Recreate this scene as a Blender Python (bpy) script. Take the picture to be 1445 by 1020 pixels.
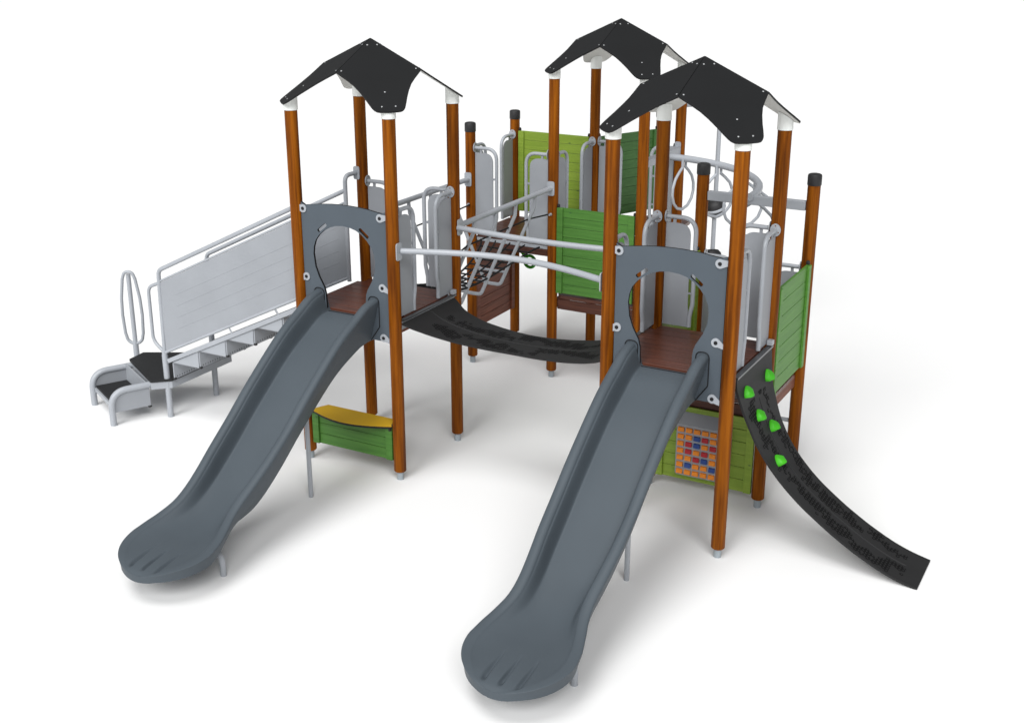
import bpy, bmesh, math, random
from mathutils import Vector, Matrix, noise

# ------------------------------------------------------------------ clearing
for o in list(bpy.data.objects):
    bpy.data.objects.remove(o, do_unlink=True)
scene = bpy.context.scene
COL = scene.collection
rnd = random.Random(7)

# ------------------------------------------------------------------ camera
cd = bpy.data.cameras.new('camera')
cam = bpy.data.objects.new('camera', cd)
COL.objects.link(cam)
R_ = Vector((0.87764563, 0.47931007, 0.0))
U_ = Vector((-0.16237349, 0.29731565, 0.94087101))
F_ = Vector((-0.45096894, 0.82575133, -0.33876503))
cam.matrix_world = Matrix(((R_.x, U_.x, -F_.x, 6.73575251),
                           (R_.y, U_.y, -F_.y, -8.41097764),
                           (R_.z, U_.z, -F_.z, 4.77586102),
                           (0, 0, 0, 1)))
cd.sensor_fit = 'HORIZONTAL'
cd.sensor_width = 36.0
cd.lens = 1742.885 / 1445.0 * 36.0
cd.shift_x = (722.5 - 722.02) / 1445.0
cd.shift_y = (509.29 - 510.0) / 1445.0
cd.clip_end = 2000
scene.camera = cam
scene.render.resolution_x = 1024
scene.render.resolution_y = 722

# ------------------------------------------------------------------ light
world = bpy.data.worlds.new('World')
scene.world = world
world.use_nodes = True
bg = world.node_tree.nodes['Background']
bg.inputs['Color'].default_value = (0.985, 0.992, 1.0, 1)
bg.inputs['Strength'].default_value = 0.28

def studio_lamp(name, direction, e_ground, size, dist=4000.0, col=(1.0, 1.0, 0.995)):
    """large far disc lamp; e_ground = radiance it gives a white ground (irradiance / pi)"""
    l = bpy.data.lights.new(name, 'AREA')
    l.shape = 'DISK'; l.size = size; l.color = col
    d = Vector(direction).normalized()
    area = math.pi * (size / 2) ** 2
    l.energy = e_ground * math.pi / (area / dist ** 2 * d.z) * math.pi * area
    o = bpy.data.objects.new(name, l); COL.objects.link(o)
    o.location = Vector((1.8, 1.5, 0)) + d * dist
    o.rotation_euler = (-d).to_track_quat('-Z', 'Y').to_euler()
studio_lamp('overhead_lamp', (-0.08, -0.30, 1.0), 0.38, 1900.0)
studio_lamp('left_lamp', (-0.08, -1.55, 1.0), 0.38, 2100.0)
studio_lamp('right_lamp', (0.75, -0.92, 1.0), 0.33, 1900.0)

vs = scene.view_settings
vs.view_transform = 'Standard'
vs.look = 'None'
vs.exposure = 0.0
vs.gamma = 1.0
vs.use_curve_mapping = False

# ------------------------------------------------------------------ materials
def new_mat(name, col, rough=0.5, spec=0.5, metallic=0.0):
    m = bpy.data.materials.new(name)
    m.use_nodes = True
    b = m.node_tree.nodes['Principled BSDF']
    b.inputs['Base Color'].default_value = (*col, 1)
    b.inputs['Roughness'].default_value = rough
    b.inputs['Specular IOR Level'].default_value = spec
    b.inputs['Metallic'].default_value = metallic
    return m

def nodes_of(m):
    return m.node_tree.nodes, m.node_tree.links, m.node_tree.nodes['Principled BSDF']

def grain_mat(name, dark, light, scale, rough, spec=0.4, contrast=(0.3, 0.75), knots=None, bump=0.15, mid=None):
    """streaky wood: noise stretched along one axis of the object's coordinates"""
    m = new_mat(name, light, rough, spec)
    N, L, B = nodes_of(m)
    tc = N.new('ShaderNodeTexCoord')
    mp = N.new('ShaderNodeMapping'); mp.inputs['Scale'].default_value = scale
    oi = N.new('ShaderNodeObjectInfo')
    ad = N.new('ShaderNodeVectorMath'); ad.operation = 'ADD'
    L.new(tc.outputs['Object'], mp.inputs['Vector'])
    sc = N.new('ShaderNodeMath'); sc.operation = 'MULTIPLY'; sc.inputs[1].default_value = 37.0
    L.new(oi.outputs['Random'], sc.inputs[0])
    L.new(mp.outputs['Vector'], ad.inputs[0]); L.new(sc.outputs[0], ad.inputs[1])
    nz = N.new('ShaderNodeTexNoise'); nz.inputs['Scale'].default_value = 1.0
    nz.inputs['Detail'].default_value = 6; nz.inputs['Roughness'].default_value = 0.6
    L.new(ad.outputs[0], nz.inputs['Vector'])
    cr = N.new('ShaderNodeValToRGB')
    cr.color_ramp.elements[0].position = contrast[0]; cr.color_ramp.elements[0].color = (*dark, 1)
    cr.color_ramp.elements[1].position = contrast[1]; cr.color_ramp.elements[1].color = (*light, 1)
    if mid:
        e = cr.color_ramp.elements.new(0.5 * (contrast[0] + contrast[1])); e.color = (*mid, 1)
    L.new(nz.outputs['Fac'], cr.inputs['Fac'])
    colout = cr.outputs['Color']
    if knots:
        vo = N.new('ShaderNodeTexVoronoi'); vo.inputs['Scale'].default_value = knots[0]
        mp2 = N.new('ShaderNodeMapping'); mp2.inputs['Scale'].default_value = knots[3]
        ad2 = N.new('ShaderNodeVectorMath'); ad2.operation = 'ADD'
        L.new(tc.outputs['Object'], mp2.inputs['Vector'])
        L.new(mp2.outputs['Vector'], ad2.inputs[0]); L.new(sc.outputs[0], ad2.inputs[1])
        L.new(ad2.outputs[0], vo.inputs['Vector'])
        kr = N.new('ShaderNodeValToRGB')
        kr.color_ramp.elements[0].position = knots[1] * 0.35; kr.color_ramp.elements[0].color = (1, 1, 1, 1)
        kr.color_ramp.elements[1].position = knots[1]; kr.color_ramp.elements[1].color = (0, 0, 0, 1)
        L.new(vo.outputs['Distance'], kr.inputs['Fac'])
        mx = N.new('ShaderNodeMix'); mx.data_type = 'RGBA'
        L.new(kr.outputs['Color'], mx.inputs['Factor'])
        L.new(colout, mx.inputs['A']); mx.inputs['B'].default_value = (*knots[2], 1)
        colout = mx.outputs['Result']
    L.new(colout, B.inputs['Base Color'])
    if bump:
        bp = N.new('ShaderNodeBump'); bp.inputs['Strength'].default_value = bump
        bp.inputs['Distance'].default_value = 0.004
        L.new(nz.outputs['Fac'], bp.inputs['Height'])
        L.new(bp.outputs['Normal'], B.inputs['Normal'])
    return m

def speck_mat(name, col, rough, spec=0.5, var=0.12, scale=60.0, bump=0.05, metallic=0.0):
    """painted / moulded surface with faint tone and roughness variation"""
    m = new_mat(name, col, rough, spec, metallic)
    N, L, B = nodes_of(m)
    tc = N.new('ShaderNodeTexCoord')
    n1 = N.new('ShaderNodeTexNoise'); n1.inputs['Scale'].default_value = 3.0; n1.inputs['Detail'].default_value = 5
    n2 = N.new('ShaderNodeTexNoise'); n2.inputs['Scale'].default_value = scale; n2.inputs['Detail'].default_value = 3
    L.new(tc.outputs['Object'], n1.inputs['Vector']); L.new(tc.outputs['Object'], n2.inputs['Vector'])
    cr = N.new('ShaderNodeValToRGB')
    cr.color_ramp.elements[0].position = 0.3
    cr.color_ramp.elements[0].color = (*[c * (1 - var) for c in col], 1)
    cr.color_ramp.elements[1].position = 0.7
    cr.color_ramp.elements[1].color = (*[min(1, c * (1 + var)) for c in col], 1)
    L.new(n1.outputs['Fac'], cr.inputs['Fac'])
    L.new(cr.outputs['Color'], B.inputs['Base Color'])
    mr = N.new('ShaderNodeMapRange'); mr.inputs['To Min'].default_value = max(0, rough - 0.07)
    mr.inputs['To Max'].default_value = min(1, rough + 0.07)
    L.new(n1.outputs['Fac'], mr.inputs['Value']); L.new(mr.outputs['Result'], B.inputs['Roughness'])
    if bump:
        bp = N.new('ShaderNodeBump'); bp.inputs['Strength'].default_value = bump
        bp.inputs['Distance'].default_value = 0.002
        L.new(n2.outputs['Fac'], bp.inputs['Height']); L.new(bp.outputs['Normal'], B.inputs['Normal'])
    return m

M = {}
M['ground'] = new_mat('studio_white', (0.82, 0.82, 0.82), 0.9, 0.1)
M['post'] = grain_mat('stained_post_wood', (0.105, 0.026, 0.001), (0.29, 0.086, 0.003), (26, 26, 1.1), 0.55, 0.10,
                      (0.36, 0.66), mid=(0.205, 0.056, 0.002))
M['deck'] = grain_mat('brown_deck_wood', (0.050, 0.016, 0.009), (0.135, 0.045, 0.027), (1.6, 42, 42), 0.33, 0.5,
                      (0.3, 0.72), knots=(2.6, 0.075, (0.022, 0.008, 0.005), (1, 2.2, 1)))
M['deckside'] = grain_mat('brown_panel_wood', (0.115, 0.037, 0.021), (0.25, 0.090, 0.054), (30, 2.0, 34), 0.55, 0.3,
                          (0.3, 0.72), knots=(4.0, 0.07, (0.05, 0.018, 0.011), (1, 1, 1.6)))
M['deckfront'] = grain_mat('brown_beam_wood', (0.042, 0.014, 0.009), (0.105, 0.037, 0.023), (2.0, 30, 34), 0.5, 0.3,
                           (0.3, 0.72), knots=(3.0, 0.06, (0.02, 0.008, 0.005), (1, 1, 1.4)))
def green(name, dark, light, kn, axis='x'):
    s = (1.8, 20, 42) if axis == 'x' else (20, 1.8, 42)
    k = (1, 1, 2.0)
    return grain_mat(name, dark, light, s, 0.5, 0.35, (0.3, 0.72), knots=(4.2, 0.085, kn, k), bump=0.2)
M['green'] = green('green_stained_wood', (0.045, 0.140, 0.020), (0.078, 0.210, 0.036), (0.026, 0.085, 0.03))
M['green_y'] = green('green_stained_wood_side', (0.060, 0.190, 0.024), (0.100, 0.265, 0.040), (0.04, 0.11, 0.04), 'y')
M['dkgreen'] = green('deep_green_wood', (0.040, 0.125, 0.026), (0.066, 0.175, 0.042), (0.02, 0.07, 0.025), 'y')
M['lime'] = green('lime_stained_wood', (0.170, 0.265, 0.026), (0.245, 0.350, 0.044), (0.07, 0.125, 0.03))
M['lime_y'] = green('lime_stained_wood_side', (0.170, 0.265, 0.026), (0.245, 0.350, 0.044), (0.07, 0.125, 0.03), 'y')
M['metal'] = speck_mat('grey_painted_steel', (0.335, 0.355, 0.385), 0.38, 0.5, 0.04)
M['sheet'] = speck_mat('grey_sheet', (0.285, 0.300, 0.325), 0.45, 0.4, 0.04)
M['sheetdark'] = new_mat('perforation_shadow', (0.06, 0.062, 0.066), 0.6, 0.2)
M['galv'] = speck_mat('galvanised_steel', (0.30, 0.34, 0.37), 0.45, 0.5, 0.08)
M['white'] = speck_mat('white_plastic', (0.80, 0.82, 0.80), 0.5, 0.4, 0.02)
M['underside'] = speck_mat('white_underside', (0.66, 0.66, 0.63), 0.6, 0.3, 0.02)
M['black'] = speck_mat('black_plastic_cap', (0.018, 0.018, 0.019), 0.5, 0.4, 0.1)
M['roof'] = speck_mat('black_laminate', (0.0115, 0.012, 0.0128), 0.6, 0.16, 0.05, 300, 0.1)
M['edge'] = new_mat('black_edge', (0.008, 0.008, 0.009), 0.6, 0.3)
M['bolt'] = new_mat('bolt_steel', (0.40, 0.41, 0.42), 0.35, 0.5, 0.4)
M['rust'] = new_mat('bolt_hole', (0.16, 0.05, 0.015), 0.6, 0.3)
M['slide'] = speck_mat('slide_grey_plastic', (0.069, 0.084, 0.098), 0.5, 0.2, 0.03, 220, 0.06)
M['panel'] = speck_mat('panel_grey_plastic', (0.074, 0.091, 0.109), 0.5, 0.22, 0.03, 220, 0.06)
M['rubber'] = speck_mat('black_rubber', (0.0165, 0.0165, 0.0172), 0.6, 0.25, 0.12, 90, 0.12)
M['hex'] = new_mat('black_rubber_groove', (0.0025, 0.0025, 0.0027), 0.7, 0.15)
M['darksteel'] = speck_mat('dark_steel_strip', (0.10, 0.105, 0.112), 0.3, 0.5, 0.05, metallic=0.5)
M['mat'] = speck_mat('black_step_mat', (0.012, 0.0125, 0.0135), 0.6, 0.35, 0.1, 120, 0.2)
M['rope'] = speck_mat('black_rope', (0.012, 0.012, 0.013), 0.75, 0.2, 0.2, 400, 0.4)
M['yellow'] = speck_mat('yellow_laminate', (0.64, 0.385, 0.012), 0.5, 0.25, 0.04, 300, 0.08)
M['hold'] = speck_mat('bright_green_hold', (0.045, 0.37, 0.010), 0.5, 0.35, 0.1, 120, 0.25)
M['orange'] = new_mat('orange_tile', (0.78, 0.235, 0.012), 0.4, 0.4)
M['blue'] = new_mat('blue_tile', (0.020, 0.062, 0.26), 0.4, 0.4)
M['red'] = new_mat('red_tile', (0.42, 0.012, 0.022), 0.4, 0.4)

# ------------------------------------------------------------------ mesh helpers
class MB:
    """collects shapes in one bmesh, built as ONE mesh object"""
    def __init__(self):
        self.bm = bmesh.new(); self.mats = []
    def mi(self, m):
        m = M[m]
        if m not in self.mats: self.mats.append(m)
        return self.mats.index(m)
    def box(self, lo, hi, m, mat=None, bev=0.0):
        lo, hi = Vector(lo), Vector(hi)
        i = self.mi(m)
        r = bmesh.ops.create_cube(self.bm, size=1.0)
        vs = r['verts']
        for v in vs:
            v.co = Vector(((v.co.x + .5) * (hi.x - lo.x) + lo.x, (v.co.y + .5) * (hi.y - lo.y) + lo.y,
                           (v.co.z + .5) * (hi.z - lo.z) + lo.z))
        fs = {f for v in vs for f in v.link_faces}
        for f in fs: f.material_index = i
        if bev > 0:
            es = list({e for v in vs for e in v.link_edges})
            rb = bmesh.ops.bevel(self.bm, geom=es, offset=bev, segments=2, affect='EDGES', profile=.5)
            vs = list({v for f in rb['faces'] for v in f.verts} | {v for v in vs if v.is_valid})
            allv = set(vs)
            for v in list(vs):
                for f in v.link_faces:
                    f.material_index = i
                    allv.update(f.verts)
            vs = list(allv)
        if mat is not None:
            bmesh.ops.transform(self.bm, matrix=mat, verts=vs)
        return vs
    def tube(self, pts, r, m, n=12, closed=False, radii=None, cap=True):
        i = self.mi(m)
        pts = [Vector(p) for p in pts]
        K = len(pts)
        tang = []
        for k in range(K):
            a = pts[(k - 1) % K] if (closed or k > 0) else pts[k]
            b = pts[(k + 1) % K] if (closed or k < K - 1) else pts[k]
            d1 = (pts[k] - a); d2 = (b - pts[k])
            t = (d1.normalized() if d1.length > 1e-9 else Vector()) + (d2.normalized() if d2.length > 1e-9 else Vector())
            tang.append(t.normalized() if t.length > 1e-9 else Vector((0, 0, 1)))
        up = Vector((0, 0, 1)) if abs(tang[0].z) < .9 else Vector((1, 0, 0))
        u = (up - tang[0] * up.dot(tang[0])).normalized()
        rings = []
        for k in range(K):
            t = tang[k]
            u = (u - t * u.dot(t)).normalized()
            w = t.cross(u)
            rr = radii[k] if radii else r
            rings.append([self.bm.verts.new(pts[k] + (u * math.cos(2 * math.pi * q / n) + w * math.sin(2 * math.pi * q / n)) * rr)
                          for q in range(n)])
        for k in range(K if closed else K - 1):
            A, Bq = rings[k], rings[(k + 1) % K]
            off = 0
            if closed and k == K - 1:      # align the seam
                off = min(range(n), key=lambda o: sum((A[q].co - Bq[(q + o) % n].co).length for q in range(0, n, 3)))
            for q in range(n):
                f = self.bm.faces.new((A[q], A[(q + 1) % n], Bq[(q + 1 + off) % n], Bq[(q + off) % n])); f.material_index = i
                f.smooth = True
        if cap and not closed:
            f = self.bm.faces.new(list(reversed(rings[0]))); f.material_index = i
            f = self.bm.faces.new(rings[-1]); f.material_index = i
    def lathe(self, prof, m, org=(0, 0, 0), axis=(0, 0, 1), n=28):
        """prof: list of (radius, height) along axis"""
        i = self.mi(m)
        org = Vector(org); q = Vector((0, 0, 1)).rotation_difference(Vector(axis).normalized())
        rings = []
        for (r, h) in prof:
            if r < 1e-6:
                rings.append([self.bm.verts.new(org + q @ Vector((0, 0, h)))])
            else:
                rings.append([self.bm.verts.new(org + q @ Vector((r * math.cos(2 * math.pi * k / n), r * math.sin(2 * math.pi * k / n), h)))
                              for k in range(n)])
        for A, Bq in zip(rings, rings[1:]):
            for k in range(n):
                k2 = (k + 1) % n
                if len(A) == 1 and len(Bq) == 1: continue
                if len(A) == 1: f = self.bm.faces.new((A[0], Bq[k2], Bq[k]))
                elif len(Bq) == 1: f = self.bm.faces.new((A[k], A[k2], Bq[0]))
                else: f = self.bm.faces.new((A[k], A[k2], Bq[k2], Bq[k]))
                f.material_index = i; f.smooth = True
        if len(rings[0]) > 1:
            f = self.bm.faces.new(list(reversed(rings[0]))); f.material_index = i
        if len(rings[-1]) > 1:
            f = self.bm.faces.new(rings[-1]); f.material_index = i
    def plate(self, outer, holes, th, m, frame, mback=None, medge=None):
        """flat plate: outline in (u, v), th thick along the frame's third axis. frame = (origin, U, V, W)"""
        i = self.mi(m); ib = self.mi(mback or m); ie = self.mi(medge or m)
        O, Uv, Vv, Wv = [Vector(a) for a in frame]
        tmp = bmesh.new(); es = []
        for loop in [outer] + list(holes):
            vs = [tmp.verts.new((p[0], p[1], 0)) for p in loop]
            for k in range(len(vs)): es.append(tmp.edges.new((vs[k], vs[(k + 1) % len(vs)])))
        bmesh.ops.triangle_fill(tmp, edges=es, use_beauty=True, use_dissolve=False)
        tmp.verts.index_update()
        P0 = [self.bm.verts.new(O + Uv * v.co.x + Vv * v.co.y) for v in tmp.verts]
        P1 = [self.bm.verts.new(O + Uv * v.co.x + Vv * v.co.y + Wv * th) for v in tmp.verts]
        right = Uv.cross(Vv).dot(Wv) > 0
        for f in tmp.faces:
            idx = [v.index for v in f.verts]
            if f.normal.z < 0: idx.reverse()
            if not right: idx.reverse()
            a = self.bm.faces.new([P1[k] for k in idx]); a.material_index = i
            b = self.bm.faces.new([P0[k] for k in reversed(idx)]); b.material_index = ib
        tmp.free()
        off = 0
        for loop in [outer] + list(holes):
            K = len(loop)
            for k in range(K):
                a, b = off + k, off + (k + 1) % K
                f = self.bm.faces.new((P0[a], P0[b], P1[b], P1[a])); f.material_index = ie
            off += K
    def build(self, name, parent=None, smooth_angle=40, label=None):
        bm = self.bm
        bmesh.ops.recalc_face_normals(bm, faces=bm.faces)
        me = bpy.data.meshes.new(name)
        bm.to_mesh(me); bm.free()
        for m in self.mats: me.materials.append(m)
        if smooth_angle:
            me.shade_smooth()
            me.set_sharp_from_angle(angle=math.radians(smooth_angle))
        o = bpy.data.objects.new(name, me)
        COL.objects.link(o)
        if parent: o.parent = parent
        if label: o['label'] = label
        return o

def fillet(pts, rad, seg=7, closed=False):
    """round the corners of a polyline; rad: number or list per corner"""
    pts = [Vector(p) if len(p) == 3 else Vector((p[0], p[1], 0)) for p in pts]
    K = len(pts); out = []
    for k in range(K):
        if not closed and k in (0, K - 1):
            out.append(pts[k]); continue
        a, b, c = pts[(k - 1) % K], pts[k], pts[(k + 1) % K]
        r = rad[k] if isinstance(rad, (list, tuple)) else rad
        d1 = (a - b); d2 = (c - b); l1, l2 = d1.length, d2.length
        d1.normalize(); d2.normalize()
        ang = d1.angle(d2)
        if r <= 0 or ang > math.radians(177):
            out.append(b); continue
        t = min(r / math.tan(ang / 2), .49 * l1, .49 * l2)
        p0, p2 = b + d1 * t, b + d2 * t
        for s in range(seg + 1):
            w = s / seg
            out.append((1 - w) ** 2 * p0 + 2 * w * (1 - w) * b + w * w * p2)
    return out

def f2(pts, rad, seg=6):
    return [(p.x, p.y) for p in fillet(pts, rad, seg, True)]

def lerp_tab(tab, t):
    if t <= tab[0][0]: return tab[0][1]
    for (a, va), (b, vb) in zip(tab, tab[1:]):
        if t <= b: return va + (vb - va) * (t - a) / (b - a)
    return tab[-1][1]

def smooth_tab(tab, t):
    """Catmull-Rom through a table (monotone t)"""
    if tab[0][0] > tab[-1][0]: tab = tab[::-1]
    if t <= tab[0][0]: return tab[0][1]
    if t >= tab[-1][0]: return tab[-1][1]
    for k in range(len(tab) - 1):
        if tab[k][0] <= t <= tab[k + 1][0]:
            (t1, v1), (t2, v2) = tab[k], tab[k + 1]
            m1 = (v2 - tab[k - 1][1]) / (t2 - tab[k - 1][0]) if k > 0 else (v2 - v1) / (t2 - t1)
            m2 = (tab[k + 2][1] - v1) / (tab[k + 2][0] - t1) if k + 2 < len(tab) else (v2 - v1) / (t2 - t1)
            h = t2 - t1; s = (t - t1) / h
            return ((2 * s ** 3 - 3 * s ** 2 + 1) * v1 + (s ** 3 - 2 * s ** 2 + s) * h * m1 +
                    (-2 * s ** 3 + 3 * s ** 2) * v2 + (s ** 3 - s ** 2) * h * m2)

def copy_tree(o, parent=None):
    c = o.copy(); COL.objects.link(c)
    c.parent = parent if parent else o.parent
    for ch in list(o.children):
        copy_tree(ch, c)
    return c

# ------------------------------------------------------------------ ground
g = MB()
s = 420
vs = [g.bm.verts.new(p) for p in ((-s, -s, 0), (s, -s, 0), (s, s, 0), (-s, s, 0))]
f = g.bm.faces.new(vs); f.material_index = g.mi('ground')
go = g.build('ground', smooth_angle=0)
go['kind'] = 'structure'; go['label'] = 'plain white studio ground under the play structure'

# ------------------------------------------------------------------ the play structure
root = bpy.data.objects.new('play_structure', None)
COL.objects.link(root)
root.location = (0, 0, 0)
root['label'] = 'large wooden and steel playground structure with three black-roofed towers, two grey slides and bridges'
root['category'] = 'playground'

D = 0.1106; PR = D / 2
HT = 3.226; HS = 2.62

# ---- posts
def make_post(x, y, top, capped):
    b = MB()
    b.lathe([(PR - .006, .08), (PR, .088), (PR, top - .004), (PR - .004, top)], 'post', n=36)
    p = b.build('post', root)
    p.location = (x, y, 0)
    c = MB()
    c.lathe([(.030, 0), (.030, .08)], 'galv', n=20)
    c.build('post_foot', p)
    if capped:
        c = MB()
        c.lathe([(PR + .004, top - .004), (PR + .0055, top + .002), (PR + .0055, top + .075), (PR + .001, top + .088), (PR - .012, top + .094), (0, top + .096)], 'black', n=36)
        c.build('post_cap', p)
    return p
tall = [(0, 0), (1, 0), (0, 1), (1, 1), (3, 0), (4, 0), (3, 1), (4, 1), (1, 3), (2, 3), (1, 4), (2, 4)]
low = [(0, 3), (0, 4), (3, 2), (4, 2), (1.415, 4.905)]
p0 = make_post(*tall[0], HT, False)
for (x, y) in tall[1:]:
    c = copy_tree(p0, root); c.location = (x, y, 0)
p1 = make_post(*low[0], HS - .004, True)
for (x, y) in low[1:]:
    c = copy_tree(p1, root); c.location = (x, y, 0)

# ---- roofs
RK = 0.458; RZ = 3.800
def make_roof(cx, cy):
    b = MB()
    side = [(.507, 0), (.511, .05), (.515, .11), (.524, .18), (.545, .25), (.575, .325), (.603, .385), (.622, .430), (.627, .455), (.624, .478), (.612, .499)]
    pts = [(0, 0)] + side + [(.558, .558)] + [(v, u) for u, v in reversed(side)]
    bolts = [(.026, .085), (.085, .026), (.026, .470), (.470, .026), (.415, .415), (.480, .560), (.560, .480)]
    n_up = Vector((RK, RK, 1)).normalized()
    for sx in (1, -1):
        for sy in (1, -1):
            # outline of one quadrant, with a 3 mm gap along the ridges
            o3 = [Vector((sx * max(u, .003), sy * max(v, .003), RZ - RK * (u + v))) for u, v in pts]
            nn = Vector((sx * RK, sy * RK, 1)).normalized()
            e1 = Vector((sx, 0, -RK)).normalized()
            e2 = nn.cross(e1).normalized()
            O = o3[0]
            out2 = [((p - O).dot(e1), (p - O).dot(e2)) for p in o3]
            b.plate(out2, [], .015, 'roof', (O - nn * .015, e1, e2, nn), mback='underside', medge='edge')
            for (u, v) in bolts:
                P = Vector((sx * u, sy * v, RZ - RK * (u + v)))
                b.lathe([(.0075, 0), (.0075, .003), (.005, .005), (0, .0055)], 'bolt', org=P, axis=nn, n=10)
    r = b.build('roof', root, 30)
    r.location = (cx, cy, 0)
    for sx in (-1, 1):
        for sy in (-1, 1):
            c = MB(); i = c.mi('white'); n = 28; R = .0615
            rb, rt = [], []
            for k in range(n):
                a = 2 * math.pi * k / n
                x, y = sx * .5 + R * math.cos(a), sy * .5 + R * math.sin(a)
                zt = RZ - RK * (abs(x) + abs(y)) - .019
                rb.append(c.bm.verts.new((x, y, HT))); rt.append(c.bm.verts.new((x, y, zt)))
            for k in range(n):
                f = c.bm.faces.new((rb[k], rb[(k + 1) % n], rt[(k + 1) % n], rt[k])); f.material_index = i
            c.bm.faces.new(list(reversed(rb))).material_index = i
            c.bm.faces.new(rt).material_index = i
            c.build('roof_socket', r, 50)
    return r
r0 = make_roof(.5, .5)
for (cx, cy) in ((3.5, .5), (1.5, 3.5)):
    c = copy_tree(r0, root); c.location = (cx, cy, 0)

# ---- decks
def make_deck(x0, y0, z, tube=True):
    b = MB()
    n = 8; g_ = .0022
    lo, hi = y0 + .03, y0 + .97
    w = (hi - lo) / n
    for k in range(n):
        ya, yb = lo + k * w + g_ / 2, lo + (k + 1) * w - g_ / 2
        xa, xb = x0 + .0, x0 + 1.0
        if k in (0, n - 1): xa, xb = x0 + PR + .004, x0 + 1 - PR - .004
        b.box((xa, ya, z - .038), (xb, yb, z), 'deck', bev=.004)
    d = b.build('deck', root, 22)
    zt_ = z - .0775 if tube else z - .0395
    s = MB()
    for ya in ((y0 + .016, y0 + .952) if tube else ()):
        s.box((x0 + .06, ya, z - .075), (x0 + .94, ya + .032, z - .040), 'metal', bev=.004)
    for xa in ((x0 + .016, x0 + .952) if tube else ()):
        s.box((xa, y0 + .06, z - .075), (xa + .032, y0 + .94, z - .040), 'metal', bev=.004)
    if tube: s.build('deck_frame', d, 22)
    for ya in (y0 + .014, y0 + .961):
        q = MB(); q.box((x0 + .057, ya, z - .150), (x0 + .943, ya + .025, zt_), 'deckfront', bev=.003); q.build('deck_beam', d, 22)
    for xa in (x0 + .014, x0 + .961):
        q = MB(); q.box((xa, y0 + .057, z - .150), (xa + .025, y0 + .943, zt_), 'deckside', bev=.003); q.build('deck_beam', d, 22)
    return d
make_deck(0, 0, 1.5)
make_deck(3, 0, 1.5)
make_deck(0, 3, 1.5)
make_deck(1, 3, .935, False)
make_deck(3, 1, .935, False)
# small rear platform behind the back tower (seen under the dark green panel)
b = MB()
b.plate([(1.06, 4.06), (1.94, 4.06), (1.90, 4.70), (1.42, 4.82)], [], .04, 'deck', ((0, 0, 1.46), (1, 0, 0), (0, 1, 0), (0, 0, 1)))
b.build('deck', root)

# ---- guard panels ("wings") beside the openings
def make_wing(x, y, dx, dy, zd, H=None):
    H = H or zd + .945
    d = Vector((dx, dy, 0)); t = Vector((-dy, dx, 0)); O = Vector((x, y, 0))
    P = lambda u, z, w=0: O + d * u + t * w + Vector((0, 0, z))
    b = MB()
    o = [(.060, zd + .012), (.288, zd + .012), (.288, zd + .10), (.286, zd + .15), (.278, zd + .20)]
    o2 = fillet([(.278, zd + .22), (.276, H - .052), (.062, H - .052)], .125, 9)
    o += [(p.x, p.y) for p in o2]
    b.plate(o, [], .012, 'sheet', (O - t * .006, d, Vector((0, 0, 1)), t))
    # weld tabs between sheet and tube
    for (ua, ub, za, zb) in ((.264, .31, H - .335, H - .315), (.264, .31, zd + .30, zd + .315), (.120, .145, H - .064, H - .012)):
        b.plate([(ua, za), (ub, za), (ub, zb), (ua, zb)], [], .010, 'sheet', (O - t * .005, d, Vector((0, 0, 1)), t))
    w = b.build('guard_panel', root, 30)
    c = MB()
    path = fillet([P(.062, H - .002), P(.322, H), P(.320, zd + .21), P(.298, zd + .10), P(.298, zd + .014)],
                  [0, .15, .10, .06, 0], 9)
    c.tube(path, .0185, 'metal', 14)
    c.build('guard_tube', w)
    c = MB()
    fr = (O + d * (PR + .002) + Vector((0, 0, H)), t, Vector((0, 0, 1)), d)
    out = [(.043 * math.cos(a * math.pi / 12), .052 * math.sin(a * math.pi / 12)) for a in range(24)]
    c.plate(out, [], .007, 'metal', fr)
    for k in range(3):
        a = math.radians(90 + 120 * k)
        p = Vector(fr[0]) + t * (.029 * math.cos(a)) + Vector((0, 0, .034 * math.sin(a))) + d * .0072
        c.lathe([(.0055, 0), (.0055, .0012), (0, .0015)], 'rust', org=p, axis=d, n=8)
    c.build('flange', w)
    return w
wings = [
    (1, 0, 0, 1, 1.5), (1, 1, 0, -1, 1.5), (1, 1, -1, 0, 1.5), (0, 1, 1, 0, 1.5),
    (0, 3, 1, 0, 1.5), (1, 3, -1, 0, 1.5), (0, 4, 0, -1, 1.5), (0, 3, 0, 1, 1.5),
    (1, 3, 0, 1, 1.5), (1, 4, 0, -1, 1.5), (1, 4, 1, 0, 1.5), (2, 4, -1, 0, 1.5),
    (4, 0, 0, 1, 1.5), (4, 1, 0, -1, 1.5), (3, 1, 1, 0, 1.5), (4, 1, -1, 0, 1.5),
    (3, 1, 0, -1, 1.5), (3, 0, 0, 1, 1.5),
    (4, 2, -1, 0, .935), (3, 2, 1, 0, .935),
]
for wgs in wings: make_wing(*wgs)

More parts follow.
